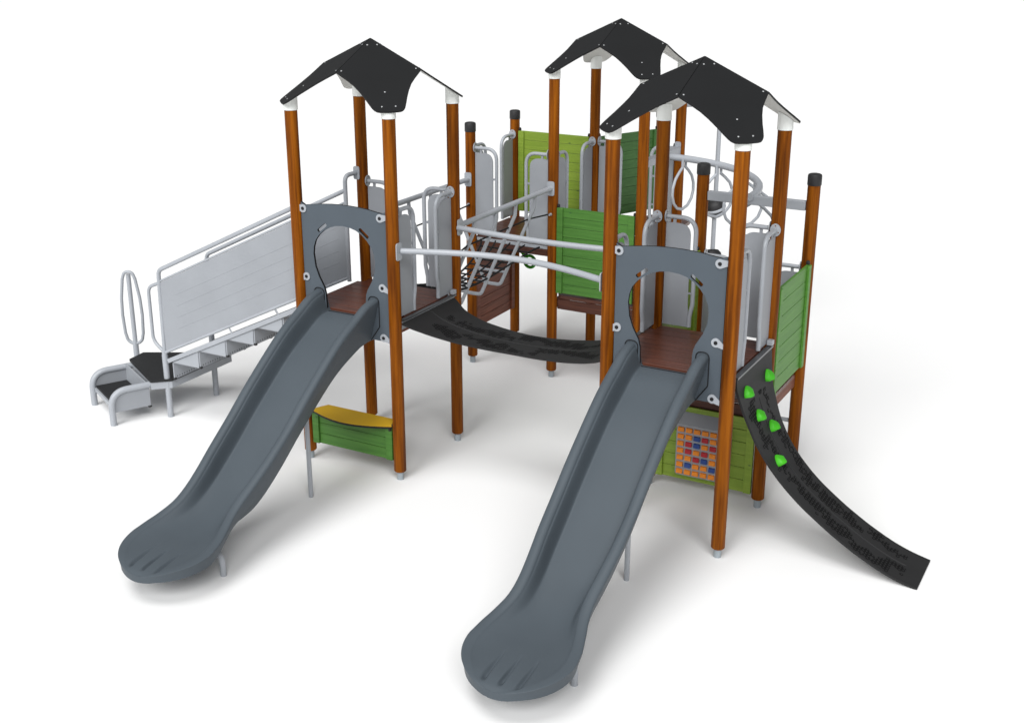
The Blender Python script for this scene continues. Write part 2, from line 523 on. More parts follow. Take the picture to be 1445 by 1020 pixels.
# ---- boarded wooden panels
def make_boards(name, p0, p1, z0, z1, n, m, side=1, gap=.004, battens=True, th=.022, label=None, notch=True):
    """boards between posts p0 and p1; battens on the side the normal points to"""
    a = Vector((*p0, 0)); c = Vector((*p1, 0))
    e = (c - a).normalized(); nrm = Vector((e.y, -e.x, 0)) * side
    Lg = (c - a).length
    mat = Matrix(((e.x, nrm.x, 0, a.x), (e.y, nrm.y, 0, a.y), (0, 0, 1, 0), (0, 0, 0, 1)))
    b = MB()
    h = (z1 - z0) / n
    u0, u1 = PR + .006, Lg - PR - .006
    for k in range(n):
        b.box((u0, -th / 2, z0 + k * h + gap / 2), (u1, th / 2, z0 + (k + 1) * h - gap / 2), m, mat=mat, bev=.0022)
    o = b.build(name, root, 22, label=label)
    if battens:
        for (ua, ub) in ((u0 - .002, u0 + .066), (u1 - .066, u1 + .002)):
            q = MB(); q.box((ua, th / 2 + .001, z0 + .004), (ub, th / 2 + .022, z1 - .002), m, mat=mat, bev=.003)
            q.build('batten', o, 22)
        for ua in (u0 + .004, u1 - .004):
            q = MB(); q.lathe([(.016, 0), (.018, .006), (.016, .026), (.008, .032), (0, .033)], 'black',
                              org=mat @ Vector((ua, 0, z1 + .001)), n=14)
            q.build('corner_cap', o)
    return o
def make_green(*a, **k): return make_boards(*a, **k)
make_boards('board_panel', (1, 3.0), (2, 3.0), .972, 1.905, 9, 'green', 1, label='bright green boarded panel between the back tower posts')
make_boards('board_panel', (0, 4), (1, 4), 1.56, 2.485, 9, 'lime', 1, gap=.003, label='lime green boarded panel at the back')
make_boards('board_panel', (1, 4), (1.415, 4.905), 1.56, 2.485, 9, 'dkgreen', 1, gap=.003, label='dark green boarded panel at the back')
make_boards('board_panel', (4.02, 1), (4.02, 2), .99, 1.93, 7, 'green_y', 1, label='green boarded side panel at the right')
make_boards('board_panel', (3, 2), (3, 1), .99, 1.93, 8, 'lime_y', -1, label='lime green panel seen through the right arch')
make_boards('board_panel', (3, 1), (4, 1), .11, .800, 6, 'lime', 1, label='lime green boarded panel under the right tower')
bro = make_boards('board_panel', (0, 3), (0, 4), .385, 1.345, 9, 'deckside', 1, label='brown boarded panel below the back deck')
cnt = make_boards('board_panel', (0, 0), (1, 0), .172, .484, 3, 'green', 1, label='low green boarded panel under the yellow counter')

# yellow counter on the low panel
o = [(.862, .120), (.138, .120), (.062, -.045)] + [(.062 + .888 * k / 16, -.050 - .122 * math.sin(math.pi * k / 16)) for k in range(1, 16)] + [(.950, -.045)]
b = MB()
b.plate(o, [], .018, 'yellow', ((0, 0, .494), (1, 0, 0), (0, 1, 0), (0, 0, 1)), medge='edge')
b.build('counter_top', root, 30)
for xx in (.065, .935):
    b = MB(); b.box((xx - .010, -.060, .472), (xx + .010, -.036, .4935), 'black', bev=.003)
    b.build('counter_bracket', root)

# puzzle board with turning tiles on the lime panel
b = MB()
b.plate(f2([(3.262, .178), (3.738, .178), (3.738, .655), (3.262, .655)], .022), [], .055, 'sheet',
        ((0, .988, 0), (1, 0, 0), (0, 0, 1), (0, -1, 0)))
b.plate([(.933, .652), (.988, .752), (.988, .652)], [], .464, 'sheet', ((3.268, 0, 0), (0, 1, 0), (0, 0, 1), (1, 0, 0)))
pz = b.build('puzzle_board', root, 30)
grid = ['ooooo', 'oobro', 'orbor', 'rrobr'[:0] + 'oroRo'.lower(), 'oorbo', 'oboob', 'ooooo']
grid = ['oooooo', 'oobroo', 'orboro', 'ororoo', 'oorboo', 'oboobo', 'oooooo']
cm = {'o': 'orange', 'b': 'blue', 'r': 'red'}
for r_i, row in enumerate(grid):
    for c_i, ch in enumerate(row):
        x = 3.278 + .0735 * c_i; z = .632 - .0655 * r_i
        q = MB()
        # slanted tile, thicker at the bottom
        prof = [(.933, z - .002), (.921, z - .006), (.913, z - .041), (.933, z - .044)]
        q.plate(prof, [], .055, cm[ch], ((x, 0, 0), (0, 1, 0), (0, 0, 1), (1, 0, 0)))
        to = q.build('puzzle_tile', pz, 20)
        if ch != 'o': to['label'] = {'b': 'blue', 'r': 'red'}[ch] + ' tile among the orange ones'

# ---- slides
def make_slide():
    # floor height, rail height above floor, outer half width, along y
    fz = [(.03, 1.478), (-.06, 1.474), (-.17, 1.448), (-.31, 1.380), (-.52, 1.278), (-.70, 1.165), (-1.05, .915), (-1.33, .700), (-1.65, .492),
          (-1.85, .392), (-2.0, .342), (-2.15, .316), (-2.345, .305), (-2.60, .284), (-2.70, .262), (-2.742, .240)]
    rh = [(.03, .195), (-1.2, .190), (-1.6, .180), (-1.85, .150), (-2.0, .115), (-2.15, .078), (-2.30, .045), (-2.45, .024), (-2.60, .012), (-2.74, .003)]
    ow = [(.03, .340), (-.3, .336), (-1.2, .333), (-1.5, .325), (-1.7, .308), (-1.86, .298), (-1.98, .308), (-2.10, .342), (-2.22, .376), (-2.345, .395)]
    dp = [(.03, .205), (-.15, .195), (-.4, .165), (-1.3, .145), (-1.62, .135), (-1.78, .085), (-1.92, .030), (-2.08, .030), (-2.22, .055), (-2.38, .070), (-2.60, .072), (-2.74, .050)]
    dish = [(.03, 0), (-1.5, 0), (-1.85, .5), (-2.15, 1)]
    ys = [.03]
    y = .03
    while y > -2.33: 
        y -= .03; ys.append(y)
    yt = ys[-1]; tip = -2.742
    NT = 26
    for k in range(1, NT + 1):
        ys.append(yt + (tip - yt) * math.sin(math.pi / 2 * k / NT))
    NF = 96
    b = MB(); i = b.mi('slide')
    secs = []
    for y in ys:
        f = smooth_tab(fz, y); h = smooth_tab(rh, y); dd = smooth_tab(dp, y)
        if y > -2.345: W = smooth_tab(ow, y)
        else: W = .395 * (max(0.0, 1 - (abs(y + 2.345) / .397) ** 2.0)) ** .5
        W = max(W, .012)
        s_ = min(1.0, W / .30)
        dk = smooth_tab(dish, y)
        cham = smooth_tab([(.03, .10), (-1.6, .10), (-2.0, .055), (-2.3, .022)], y)
        m_ = min(1, h / .08) * (1 - .5 * dk)
        pts = []
        lowz = f - dd
        pts.append((-W + cham * s_, lowz))
        pts.append((-W + (.020 + .55 * (cham - .022)) * s_, f - dd * (.36 + .30 * dk)))
        pts.append((-W + (.004 + .30 * (cham - .022)) * s_, f + h * .25))
        pts.append((-W + .001 * s_, f + h - .036 * m_))
        for a in range(0, 9):                # rounded rail crest
            t = math.pi * (1 - a / 8)
            pts.append((-W + (.042 + .041 * math.cos(t)) * s_, f + h - .032 * m_ + .032 * m_ * math.sin(t)))
        fl = W - .084 * s_
        for q in range(NF + 1):
            u = -fl + 2 * fl * q / NF
            au = abs(u)
            d = max(0.0, min(1.0, (au - (W - .135 * s_)) / (.050 * s_)))
            zs = f + (h - .034 * m_) * (d * d * (3 - 2 * d))
            zd_ = f + (h - .034 * m_) * (au / max(fl, 1e-4)) ** 3.2
            z = zs + (zd_ - zs) * dk
            # three tapering grip grooves near the end
            for gx in (-.125, .0, .125):
                if -2.69 < y < -2.36:
                    t = (-2.36 - y) / .33
                    wid = .006 + .018 * t
                    dep = .028 * min(1, t * 1.6) * min(1, (1 - t) * 7)
                    dxg = (u - gx - .02) / wid
                    if abs(dxg) < 1: z -= dep * (1 - dxg * dxg)
            pts.append((u, z))
        mir = [(-px, pz_) for (px, pz_) in reversed(pts[:len(pts) - NF - 1])]
        pts += mir
        secs.append([b.bm.verts.new((px, y, pz_)) for (px, pz_) in pts])
    for A, Bq in zip(secs, secs[1:]):
        n = len(A)
        for k in range(n):
            k2 = (k + 1) % n
            ff = b.bm.faces.new((A[k], A[k2], Bq[k2], Bq[k])); ff.material_index = i
    b.bm.faces.new(secs[0]).material_index = i
    b.bm.faces.new(list(reversed(secs[-1]))).material_index = i
    # small lugs under the chute
    for (ya, zz) in ((-1.42, .30), (-1.52, .245), (-1.30, .39)):
        pass
    so = b.build('slide', root, 60)
    # support leg and curved foot
    c = MB(); c.tube([(.017, -.683, 0), (.017, -.683, 1.0)], .021, 'metal', 14); c.build('support_leg', so)
    c = MB(); c.tube(fillet([(.10, -2.06, .205), (.21, -2.10, .195), (.262, -2.108, .15), (.266, -2.108, 0)], .09, 6), .024, 'metal', 14)
    c.build('support_foot', so)
    # entrance panel
    q = MB()
    out = [(.058, 1.292), (.942, 1.292), (.942, 2.440), (.90, 2.425), (.845, 2.431), (.76, 2.444), (.679, 2.451), (.58, 2.455), (.483, 2.455), (.38, 2.451),
           (.284, 2.442), (.19, 2.430), (.10, 2.417), (.058, 2.440)]
    hole = [(.283, 1.482), (.277, 1.640), (.262, 1.700), (.214, 1.785), (.180, 1.877), (.167, 1.99), (.176, 2.055), (.198, 2.115), (.24, 2.168), (.294, 2.211),
            (.35, 2.242), (.415, 2.263), (.493, 2.272), (.57, 2.265), (.633, 2.248), (.69, 2.217), (.741, 2.173), (.785, 2.118), (.811, 2.055), (.820, 1.99),
            (.812, 1.905), (.780, 1.82), (.730, 1.735), (.713, 1.690), (.707, 1.640), (.703, 1.482)]
    slotl = f2([(.219, 2.210), (.238, 2.186), (.330, 2.257), (.311, 2.281)], .013, 3)
    slotr = f2([(.988 - .311, 2.281), (.988 - .330, 2.257), (.988 - .238, 2.186), (.988 - .219, 2.210)], .013, 3)
    q.plate(out, [hole, slotl, slotr], .022, 'panel', ((-.5, .010, 0), (1, 0, 0), (0, 0, 1), (0, -1, 0)), medge='edge')
    # dark joint lines where the chute meets the panel
    for sx in (-1, 1):
        path = fillet([(sx * .237, -.0155, 1.50), (sx * .237, -.0155, 1.685), (sx * .345, -.0155, 1.685), (sx * .345, -.0155, 1.42), (sx * .25, -.0155, 1.285)], [0, .05, .05, .03, 0], 6)
        q.tube(path, .0042, 'edge', 6)
    pn = q.build('entrance_panel', so, 30)
    for (x, z, sd) in ((.083, 2.385, -1), (.082, 1.773, -1), (.888, 2.385, 1), (.890, 1.776, 1), (.886, 1.325, 1), (.083, 1.325, -1)):
        q = MB()
        r = .036
        arm = .062 if sd < 0 else .062
        ol = []
        for k in range(15):
            a = math.radians(-115 + 230 * k / 14)
            ol.append((-sd * r * math.cos(a), r * math.sin(a)))
        ol += [(sd * .066, .020 if z > 2 else -.004), (sd * .066, -.020 if z < 2.0 else .0)] if False else [(sd * .060, .030 * (1 if z > 2 else -.2) ), (sd * .060, -.012 if z > 2 else -.044)]
        ol = [(px, pz_) for px, pz_ in ol]
        # keep the outline simple and convex
        c0 = sorted(ol, key=lambda p: math.atan2(p[1], p[0]))
        q.plate(c0, [], .008, 'metal', ((x - .5, -.0135, z), (1, 0, 0), (0, 0, 1), (0, -1, 0)))
        q.lathe([(.015, 0), (.015, .004), (.011, .007), (0, .0075)], 'edge', org=(x - .5, -.0217, z), axis=(0, -1, 0), n=16)
        q.build('bracket', pn, 30)
    return so
s0 = make_slide(); s0.location = (.5, 0, 0)
s1 = copy_tree(s0, root); s1.location = (3.5, 0, 0)
s0['label'] = 'grey slide at the left tower'; s1['label'] = 'grey slide at the front right tower'

# ---- black rubber strips (bridge and climbing wall)
def hex_relief(b, place, L0, L1, wfun, seed):
    """clusters of raised hexagon rings on both halves of the strip; place(s, t) -> point, normal, tangent, side"""
    rr = random.Random(seed)
    a = .0175; hx = a * 1.5 * 1.05; hy = a * math.sqrt(3) * 1.05
    ns = int((L1 - L0) / hx)
    cells = set()
    for half in (-1, 1):
        col = 0
        while col < ns:
            ln = rr.randint(8, 20)
            c = rr.uniform(.5, 4.5); th_ = rr.uniform(1.0, 2.2)
            for k in range(ln):
                for q in range(0, 9):
                    if abs(q - c) <= th_ and rr.random() < .90: cells.add((col + k, half, q))
                c += rr.uniform(-.9, .9); c = max(.3, min(5.2, c)); th_ = max(.8, min(2.3, th_ + rr.uniform(-.5, .5)))
            col += ln + rr.choice((-3, -2, -1, 0, 1))
    i = b.mi('hex'); i2 = b.mi('rubber')
    for (ci, half, c) in sorted(cells):
        sl = L0 + ci * hx
        if sl < L0 or sl > L1: continue
        w = wfun(sl)
        t = half * (.040 + c * hy + (hy / 2 if ci % 2 else 0))
        if abs(t) > w - .032: continue
        loops = []
        for rad, hgt in ((a * 1.0, .0006), (a * .95, .0018), (a * .62, .0018), (a * .54, .0034)):
            lp = []
            for k in range(6):
                an = math.pi / 3 * k
                P, nn = place(sl + rad * math.cos(an), t + rad * math.sin(an))
                lp.append(b.bm.verts.new(P + nn * hgt))
            loops.append(lp)
        for li, (A, Bq) in enumerate(zip(loops, loops[1:])):
            for k in range(6):
                k2 = (k + 1) % 6
                f = b.bm.faces.new((A[k], A[k2], Bq[k2], Bq[k])); f.material_index = i
        f = b.bm.faces.new(loops[-1]); f.material_index = i2

def make_strip(name, prof, wid, yc, seed, rel=(.22, .1)):
    """prof: [(x, z)], wid: [(x, halfwidth)]"""
    # arc length table
    N = 90
    xs = [prof[0][0] + (prof[-1][0] - prof[0][0]) * (k / N) for k in range(N + 1)]
    P2 = [Vector((x, 0, smooth_tab(prof, x))) for x in xs]
    Ls = [0.0]
    for a_, b_ in zip(P2, P2[1:]): Ls.append(Ls[-1] + (b_ - a_).length)
    total = Ls[-1]
    def at(sv):
        sv = max(0, min(total, sv))
        for k in range(N):
            if Ls[k + 1] >= sv: break
        w = (sv - Ls[k]) / (Ls[k + 1] - Ls[k])
        p = P2[k].lerp(P2[k + 1], w); tg = (P2[k + 1] - P2[k]).normalized()
        return p, tg
    def hw(sv): return smooth_tab(wid, at(sv)[0].x)
    def place(sv, t):
        p, tg = at(sv)
        nn = Vector((-tg.z, 0, tg.x))
        return p + Vector((0, yc + t, 0)), nn
    b = MB(); i = b.mi('rubber'); th = .016
    rows = []
    for k in range(N + 1):
        sv = total * k / N
        w = hw(sv); p, tg = at(sv); nn = Vector((-tg.z, 0, tg.x))
        sec = []
        for (t, h) in ((-w, 0), (-w, -th), (w, -th), (w, 0), (.009, 0), (.006, -.006), (-.006, -.006), (-.009, 0)):
            sec.append(b.bm.verts.new(p + Vector((0, yc + t, 0)) + nn * h))
        rows.append(sec)
    for A, Bq in zip(rows, rows[1:]):
        for k in range(8):
            k2 = (k + 1) % 8
            f = b.bm.faces.new((A[k], A[k2], Bq[k2], Bq[k])); f.material_index = i
    for S in (rows[0], rows[-1]):
        b.bm.faces.new(S).material_index = i
    hex_relief(b, place, rel[0], total - rel[1], hw, seed)
    return b.build(name, root, 35), place, total, at

br_prof = [(1.045, 1.470), (1.2, 1.398), (1.4, 1.348), (1.6, 1.322), (1.8, 1.308), (2.0, 1.304)]
br_prof = br_prof + [(4 - x, z) for x, z in reversed(br_prof[:-1])]
br_wid = [(1.045, .437), (1.12, .405), (1.2, .362), (1.4, .310), (1.6, .283), (1.8, .262), (2.0, .250)]
br_wid = br_wid + [(4 - x, z) for x, z in reversed(br_wid[:-1])]
bridge, _, _, _ = make_strip('rubber_bridge', br_prof, br_wid, .47, 3, (.17, .17))
# bridge rails
def rail(name, pts, parent, r=.026, n=16, rad=.4):
    b = MB(); b.tube(fillet(pts, rad, 12), r, 'metal', n); return b.build(name, parent)
def flange_plate(p, d, parent, w=.042, h=.075, mat='metal'):
    d = Vector(d).normalized(); t = Vector((-d.y, d.x, 0))
    b = MB()
    b.plate(f2([(-w, -h), (w, -h), (w, h), (-w, h)], .022, 4), [], .008, mat, (Vector(p), t, Vector((0, 0, 1)), d))
    return b.build('flange', parent, 30)
def bow(y0, amt, z=2.115):
    return [(1.06 + 1.88 * k / 24, y0 + amt * math.sin(math.pi * k / 24), z) for k in range(25)]
for (y0, amt) in ((0.03, .235), (.97, -.09)):
    b = MB(); b.tube(bow(y0, amt), .026, 'metal', 16); b.build('hand_rail', bridge)
for y0 in (0, 1):
    flange_plate((1.0 + PR + .001, y0, 2.115), (1, 0, 0), bridge)
    flange_plate((3.0 - PR - .001, y0, 2.115), (-1, 0, 0), bridge)
# steel edge brackets at the deck edges
for (xa, xb) in ((1.012, 1.050), (2.950, 2.988)):
    b = MB(); b.box((xa, .062, 1.478), (xb, .938, 1.494), 'darksteel', bev=.002)
    b.box((xa + .004, .062, 1.40), (xa + .012, .938, 1.478), 'metal'); b.build('edge_bracket', bridge, 22)
    b = MB(); b.box((xa, .885, 1.5005), (xb, .940, 1.540), 'metal', bev=.004); b.build('edge_bracket', bridge, 22)

wl_prof = [(4.052, 1.490), (4.060, 1.395), (4.1, 1.213), (4.2, .955), (4.3, .788), (4.4, .662), (4.5, .560), (4.6, .472), (4.8, .326), (5.0, .202),
           (5.2, .100), (5.35, .045), (5.5, .012)]
wl_wid = [(4.052, .436), (4.060, .425), (4.1, .370), (4.2, .312), (4.3, .284), (4.4, .271), (4.5, .264), (4.6, .258), (4.8, .254), (5.0, .252), (5.2, .251), (5.5, .250)]
def make_wall():
    # resample the steep profile by arc length so the strip is even
    N = 200
    xs = [4.052 + (5.5 - 4.052) * (k / N) ** 2.2 for k in range(N + 1)]
    P2 = [Vector((x, 0, lerp_tab(wl_prof, x))) for x in xs]
    for _ in range(30):                       # relax the polyline
        P2 = [P2[0]] + [(P2[k - 1] + P2[k] * 2 + P2[k + 1]) / 4 for k in range(1, N)] + [P2[-1]]
    Ls = [0.0]
    for a_, b_ in zip(P2, P2[1:]): Ls.append(Ls[-1] + (b_ - a_).length)
    total = Ls[-1]; yc = .477
    def at(sv):
        sv = max(0, min(total, sv))
        k = 0
        while k < N - 1 and Ls[k + 1] < sv: k += 1
        w = (sv - Ls[k]) / max(1e-9, Ls[k + 1] - Ls[k])
        ka, kb = max(0, k - 2), min(N, k + 3)
        return P2[k].lerp(P2[k + 1], w), (P2[kb] - P2[ka]).normalized()
    zs_w = []
    def hw(sv):
        return smooth_tab([(0, .437), (.10, .425), (.27, .368), (.55, .312), (.75, .284), (.9, .271), (1.1, .260), (1.4, .254), (3, .250)], sv)
    def place(sv, t):
        p, tg = at(sv); nn = Vector((-tg.z, 0, tg.x))
        return p + Vector((0, yc + t, 0)), nn
    b = MB(); i = b.mi('rubber'); th = .018; rows = []
    NR = 110
    for k in range(NR + 1):
        sv = total * k / NR; w = hw(sv); p, tg = at(sv); nn = Vector((-tg.z, 0, tg.x))
        gd = 0 if (sv < .30 or sv > total - .16) else .006
        rows.append([b.bm.verts.new(p + Vector((0, yc + t, 0)) + nn * h) for (t, h) in
                     ((-w, 0), (-w, -th), (w, -th), (w, 0), (.009, 0), (.006, -gd), (-.006, -gd), (-.009, 0))])
    for A, Bq in zip(rows, rows[1:]):
        for k in range(8):
            k2 = (k + 1) % 8
            f = b.bm.faces.new((A[k], A[k2], Bq[k2], Bq[k])); f.material_index = i
    for S in (rows[0], rows[-1]): b.bm.faces.new(S).material_index = i
    hex_relief(b, place, .27, total - .13, hw, 11)
    # small raised mark near the top
    for (ds, dt) in ((0, 0), (0, .024), (.012, .012), (.012, .036), (0, .048)):
        P, nn = place(.25 + ds, .02 + dt)
        b.lathe([(.011, 0), (.010, .004), (0, .0042)], 'hex', org=P, axis=nn, n=6)
    w = b.build('climbing_wall', root, 35)
    w['label'] = 'curved black rubber climbing wall with green holds'
    for (sv, t, rot) in ((.165, -.240, .3), (.190, .262, 1.2), (.405, -.105, .2), (.560, .080, 1.3), (.800, -.105, .1)):
        P, nn = place(sv, t)
        q = MB(); i = q.mi('hold')
        r = bmesh.ops.create_icosphere(q.bm, subdivisions=3, radius=1.0)
        tg = at(sv)[1]; side = Vector((0, 1, 0))
        for v in r['verts']:
            c = v.co.copy()
            # chunky wedge: flat lower face, sloping cut front, thin at the top
            k = 1.0 + .08 * noise.noise(c * 1.3 + Vector((sv * 9, t * 7, rot)))
            up_ = c.x * .054 * k
            sd_ = c.y * .056 * k * (1 - .35 * c.x)
            out_ = max(c.z, -.1) * .078 * k
            up_ = max(up_, -.036 + .006 * math.sin(rot * 5))
            out_ = min(out_, .050 - up_ * .75)
            out_ = min(out_, .062 - abs(sd_ + .008 * math.sin(rot * 9)) * .5)
            v.co = P - tg * (-up_) * -1 + side * sd_ + nn * out_
        for f in q.bm.faces: f.material_index = i; f.smooth = True
        q.build('climbing_hold', w, 32)
    return w
wall = make_wall()
b = MB(); b.box((4.012, .062, 1.478), (4.056, .938, 1.497), 'darksteel', bev=.002)
b.box((4.014, .062, 1.33), (4.022, .938, 1.478), 'metal'); b.build('edge_bracket', wall, 22)
b = MB(); b.box((4.012, .885, 1.5035), (4.060, .940, 1.545), 'metal', bev=.004); b.build('edge_bracket', wall, 22)
b = MB(); b.tube([(3.0 + PR, 2.0, .43), (4.0 - PR, 2.0, .43)], .019, 'metal', 12); b.build('cross_rail', root)

# ---- net bridge between the left tower and the back deck
def net_z(y):
    t = (y - 1.03) / 1.94
    return 1.455 - .175 * math.sin(math.pi * t)
def net_w(y):
    t = (y - 1.03) / 1.94
    return .36 - .19 * max(0.0, math.sin(math.pi * t)) ** .7
b = MB()
NY = 30
ya, yb = 1.03, 2.97
for s_ in (-1, -.5, 0, .5, 1):
    b.tube([(.5 + s_ * net_w(ya + (yb - ya) * k / NY), ya + (yb - ya) * k / NY, net_z(ya + (yb - ya) * k / NY)) for k in range(NY + 1)], .0105 if abs(s_) == 1 else .009, 'rope', 7)
for k in range(1, 15):
    y = ya + (yb - ya) * k / 15; w = net_w(y)
    b.tube([(.5 - w, y, net_z(y)), (.5, y + .01, net_z(y) - .006), (.5 + w, y, net_z(y))], .009, 'rope', 7)
net = b.build('net_bridge', root, 60)
net['label'] = 'black rope net bridge with grey steel hoops'
for x in (0, 1):
    b = MB(); b.tube([(x, 1 + PR, 2.105), (x, 3 - PR, 2.105)], .026, 'metal', 16); b.build('hand_rail', net)
    flange_plate((x, 1 + PR + .001, 2.105), (0, 1, 0), net)
    flange_plate((x, 3 - PR - .001, 2.105), (0, -1, 0), net)
    xi = x + (.02 if x == 0 else -.02)
    xm = x + (.075 if x == 0 else -.075)
    b = MB(); b.tube([(x, 1.05, 1.83), (xi, 1.06, 1.83), (xm, 1.36, 1.845), (xm, 2.59, 1.845), (xi, 2.93, 1.83), (x, 2.945, 1.83)], .0085, 'rope', 8)
    b.build('cable', net)
    for yy, dd in ((2.945, -1), (1.055, 1)):
        b = MB(); b.lathe([(.016, 0), (.016, .03), (.010, .045), (.010, .06)], 'metal', org=(x, yy - dd * .03, 1.83), axis=(0, dd, 0), n=12); b.build('cable_anchor', net)
for y in (1.36, 1.77, 2.179, 2.589):
    b = MB()
    b.tube(fillet([(1, y, 2.09), (.990, y, 1.975), (.590, y, 1.10), (.410, y, 1.10), (.010, y, 1.975), (0, y, 2.09)], [0, .06, .06, .06, .06, 0], 7), .0185, 'metal', 14)
    hp = b.build('hoop', net)
    b = MB(); b.tube([(.355, y, 1.245), (.645, y, 1.245)], .014, 'metal', 10); b.build('cross_bar', hp)

# ---- overhead curved rail with hanging rings, and the climbing pole
b = MB()
ARCZ = 2.455
b.tube([(2.0, 3.45, ARCZ)] + [(2 + 1.45 * math.sin(math.radians(a)), 2 + 1.45 * math.cos(math.radians(a)), ARCZ) for a in range(3, 91, 3)] + [(3.45, 1.96, ARCZ)], .034, 'metal', 18)
arc = b.build('overhead_arc', root, 60, label='curved grey overhead tube with hanging rings')
b = MB(); b.box((3.0 + PR, 1.972, 2.385), (4.0 - PR, 2.028, 2.468), 'metal', bev=.006); b.build('cross_beam', arc, 22)
b = MB(); b.box((1.968, 3.0 + PR, 2.395), (2.032, 4.0 - PR, 2.478), 'metal', bev=.006); b.build('cross_beam', arc, 22)
for (p, d) in (((2.0, 3 + PR + .001, 2.44), (0, 1, 0)), ((2.0, 4 - PR - .001, 2.44), (0, -1, 0))):
    flange_plate(p, d, arc, .034, .085)
for a in (11, 29, 47, 65, 84):
    th = math.radians(a)
    c0 = Vector((2 + 1.45 * math.sin(th), 2 + 1.45 * math.cos(th), 0))
    rad = Vector((math.sin(th), math.cos(th), 0))
    q = MB()
    hz = ARCZ - .033
    for s_ in (-1, 1):
        q.tube([c0 + rad * (s_ * .030) + Vector((0, 0, hz + .03)), c0 + rad * (s_ * .030) + Vector((0, 0, hz - .06))], .014, 'metal', 10)
    H2 = .44; W2 = .205; zt = hz - .055
    lp = []
    shape = [(.026, 0), (.085, -.042), (.155, -.105), (.196, -.190), (.200, -.270), (.168, -.350), (.100, -.412), (0, -.438)]
    pts = [(u, v) for u, v in shape] + [(-u, v) for u, v in reversed(shape[:-1])]
    q.tube(fillet([c0 + rad * u + Vector((0, 0, zt + v)) for u, v in pts], .05, 3), .0145, 'metal', 12)
    q.build('hanging_ring', arc, 60)

pp = Vector((2.36, 4.20, 0))
b = MB()
b.tube(fillet([(2.0 + PR * .7, 4.0 + PR * .7, 2.90), (2.19, 4.17, 2.905), (pp.x, pp.y, 2.88), (pp.x, pp.y, 0)], [0, .1, .1, 0], 8), .024, 'metal', 16)
pole = b.build('climbing_pole', root, 60, label='grey climbing pole with tilted black discs')
def disc(z, ang):
    b = MB()
    ax = Vector((math.sin(ang) * .38, math.cos(ang) * .38, 1)).normalized()
    b.lathe([(.026, -.10), (.07, -.092), (.098, -.06), (.108, -.018)], 'black', org=(pp.x, pp.y, z), axis=ax)
    b.lathe([(.108, .018), (.098, .06), (.07, .092), (.026, .10)], 'black', org=(pp.x, pp.y, z), axis=ax)
    b.lathe([(.100, -.018), (.118, -.012), (.122, 0), (.118, .012), (.100, .018)], 'metal', org=(pp.x, pp.y, z), axis=ax)
    b.build('foot_disc', pole, 60)
for k, z in enumerate((1.80, 1.235, .62)): disc(z, 3.6 + k * 2.1)

# green climbing grip under the back deck, fixed to the post
b = MB()
lp = [Vector((.200 + .070 * math.cos(a), 4.0 + .0, .965 + .070 * math.sin(a))) for a in [2 * math.pi * k / 20 for k in range(20)]]
b.tube(lp, .019, 'hold', 10, closed=True)
b.tube(fillet([(.06, 4.0, 1.075), (.095, 4.0, 1.07), (.145, 4.0, 1.01)], .04, 4), .020, 'hold', 10)
b.build('climbing_grip', root, 60)

# ---- stairs at the left
SL = .473
YF, YB = .118, .802
b = MB()
nst = 5
for k in range(6):                                    # risers
    x = -1.781 + .3585 * k; z = .417 + .1802 * k
    if k < 5 or True:
        b.box((x, YF + .012, z), (x + .012, YB - .012, z + .172), 'metal')
        for q in range(18):                           # perforation teeth along the lower edge
            yq = YF + .05 + q * (YB - YF - .10) / 17
            b.box((x + .0125, yq - .004, z + .012), (x + .0132, yq + .004, z + .030), 'sheetdark')
        b.box((x - .004, YF + .004, z - .008), (x + .022, YF + .034, z + .012), 'black', bev=.003)
        b.box((x - .004, YB - .034, z - .008), (x + .022, YB - .004, z + .012), 'black', bev=.003)
    if k < 5:                                         # treads
        b.box((x + .013, YF + .012, z + .172), (x + .3585, YB - .012, z + .1802), 'metal')
        for yy in (YF + .004, YB - .010):             # triangular cheeks
            b.plate([(x + .012, z + .182), (x + .3565, z + .182), (x + .3565, z + .350)], [], .006, 'metal',
                    ((0, yy + .006, 0), (1, 0, 0), (0, 0, 1), (0, -1, 0)))
stairs = b.build('stairs', root, 30)
stairs['label'] = 'grey steel stairs with solid side panels'
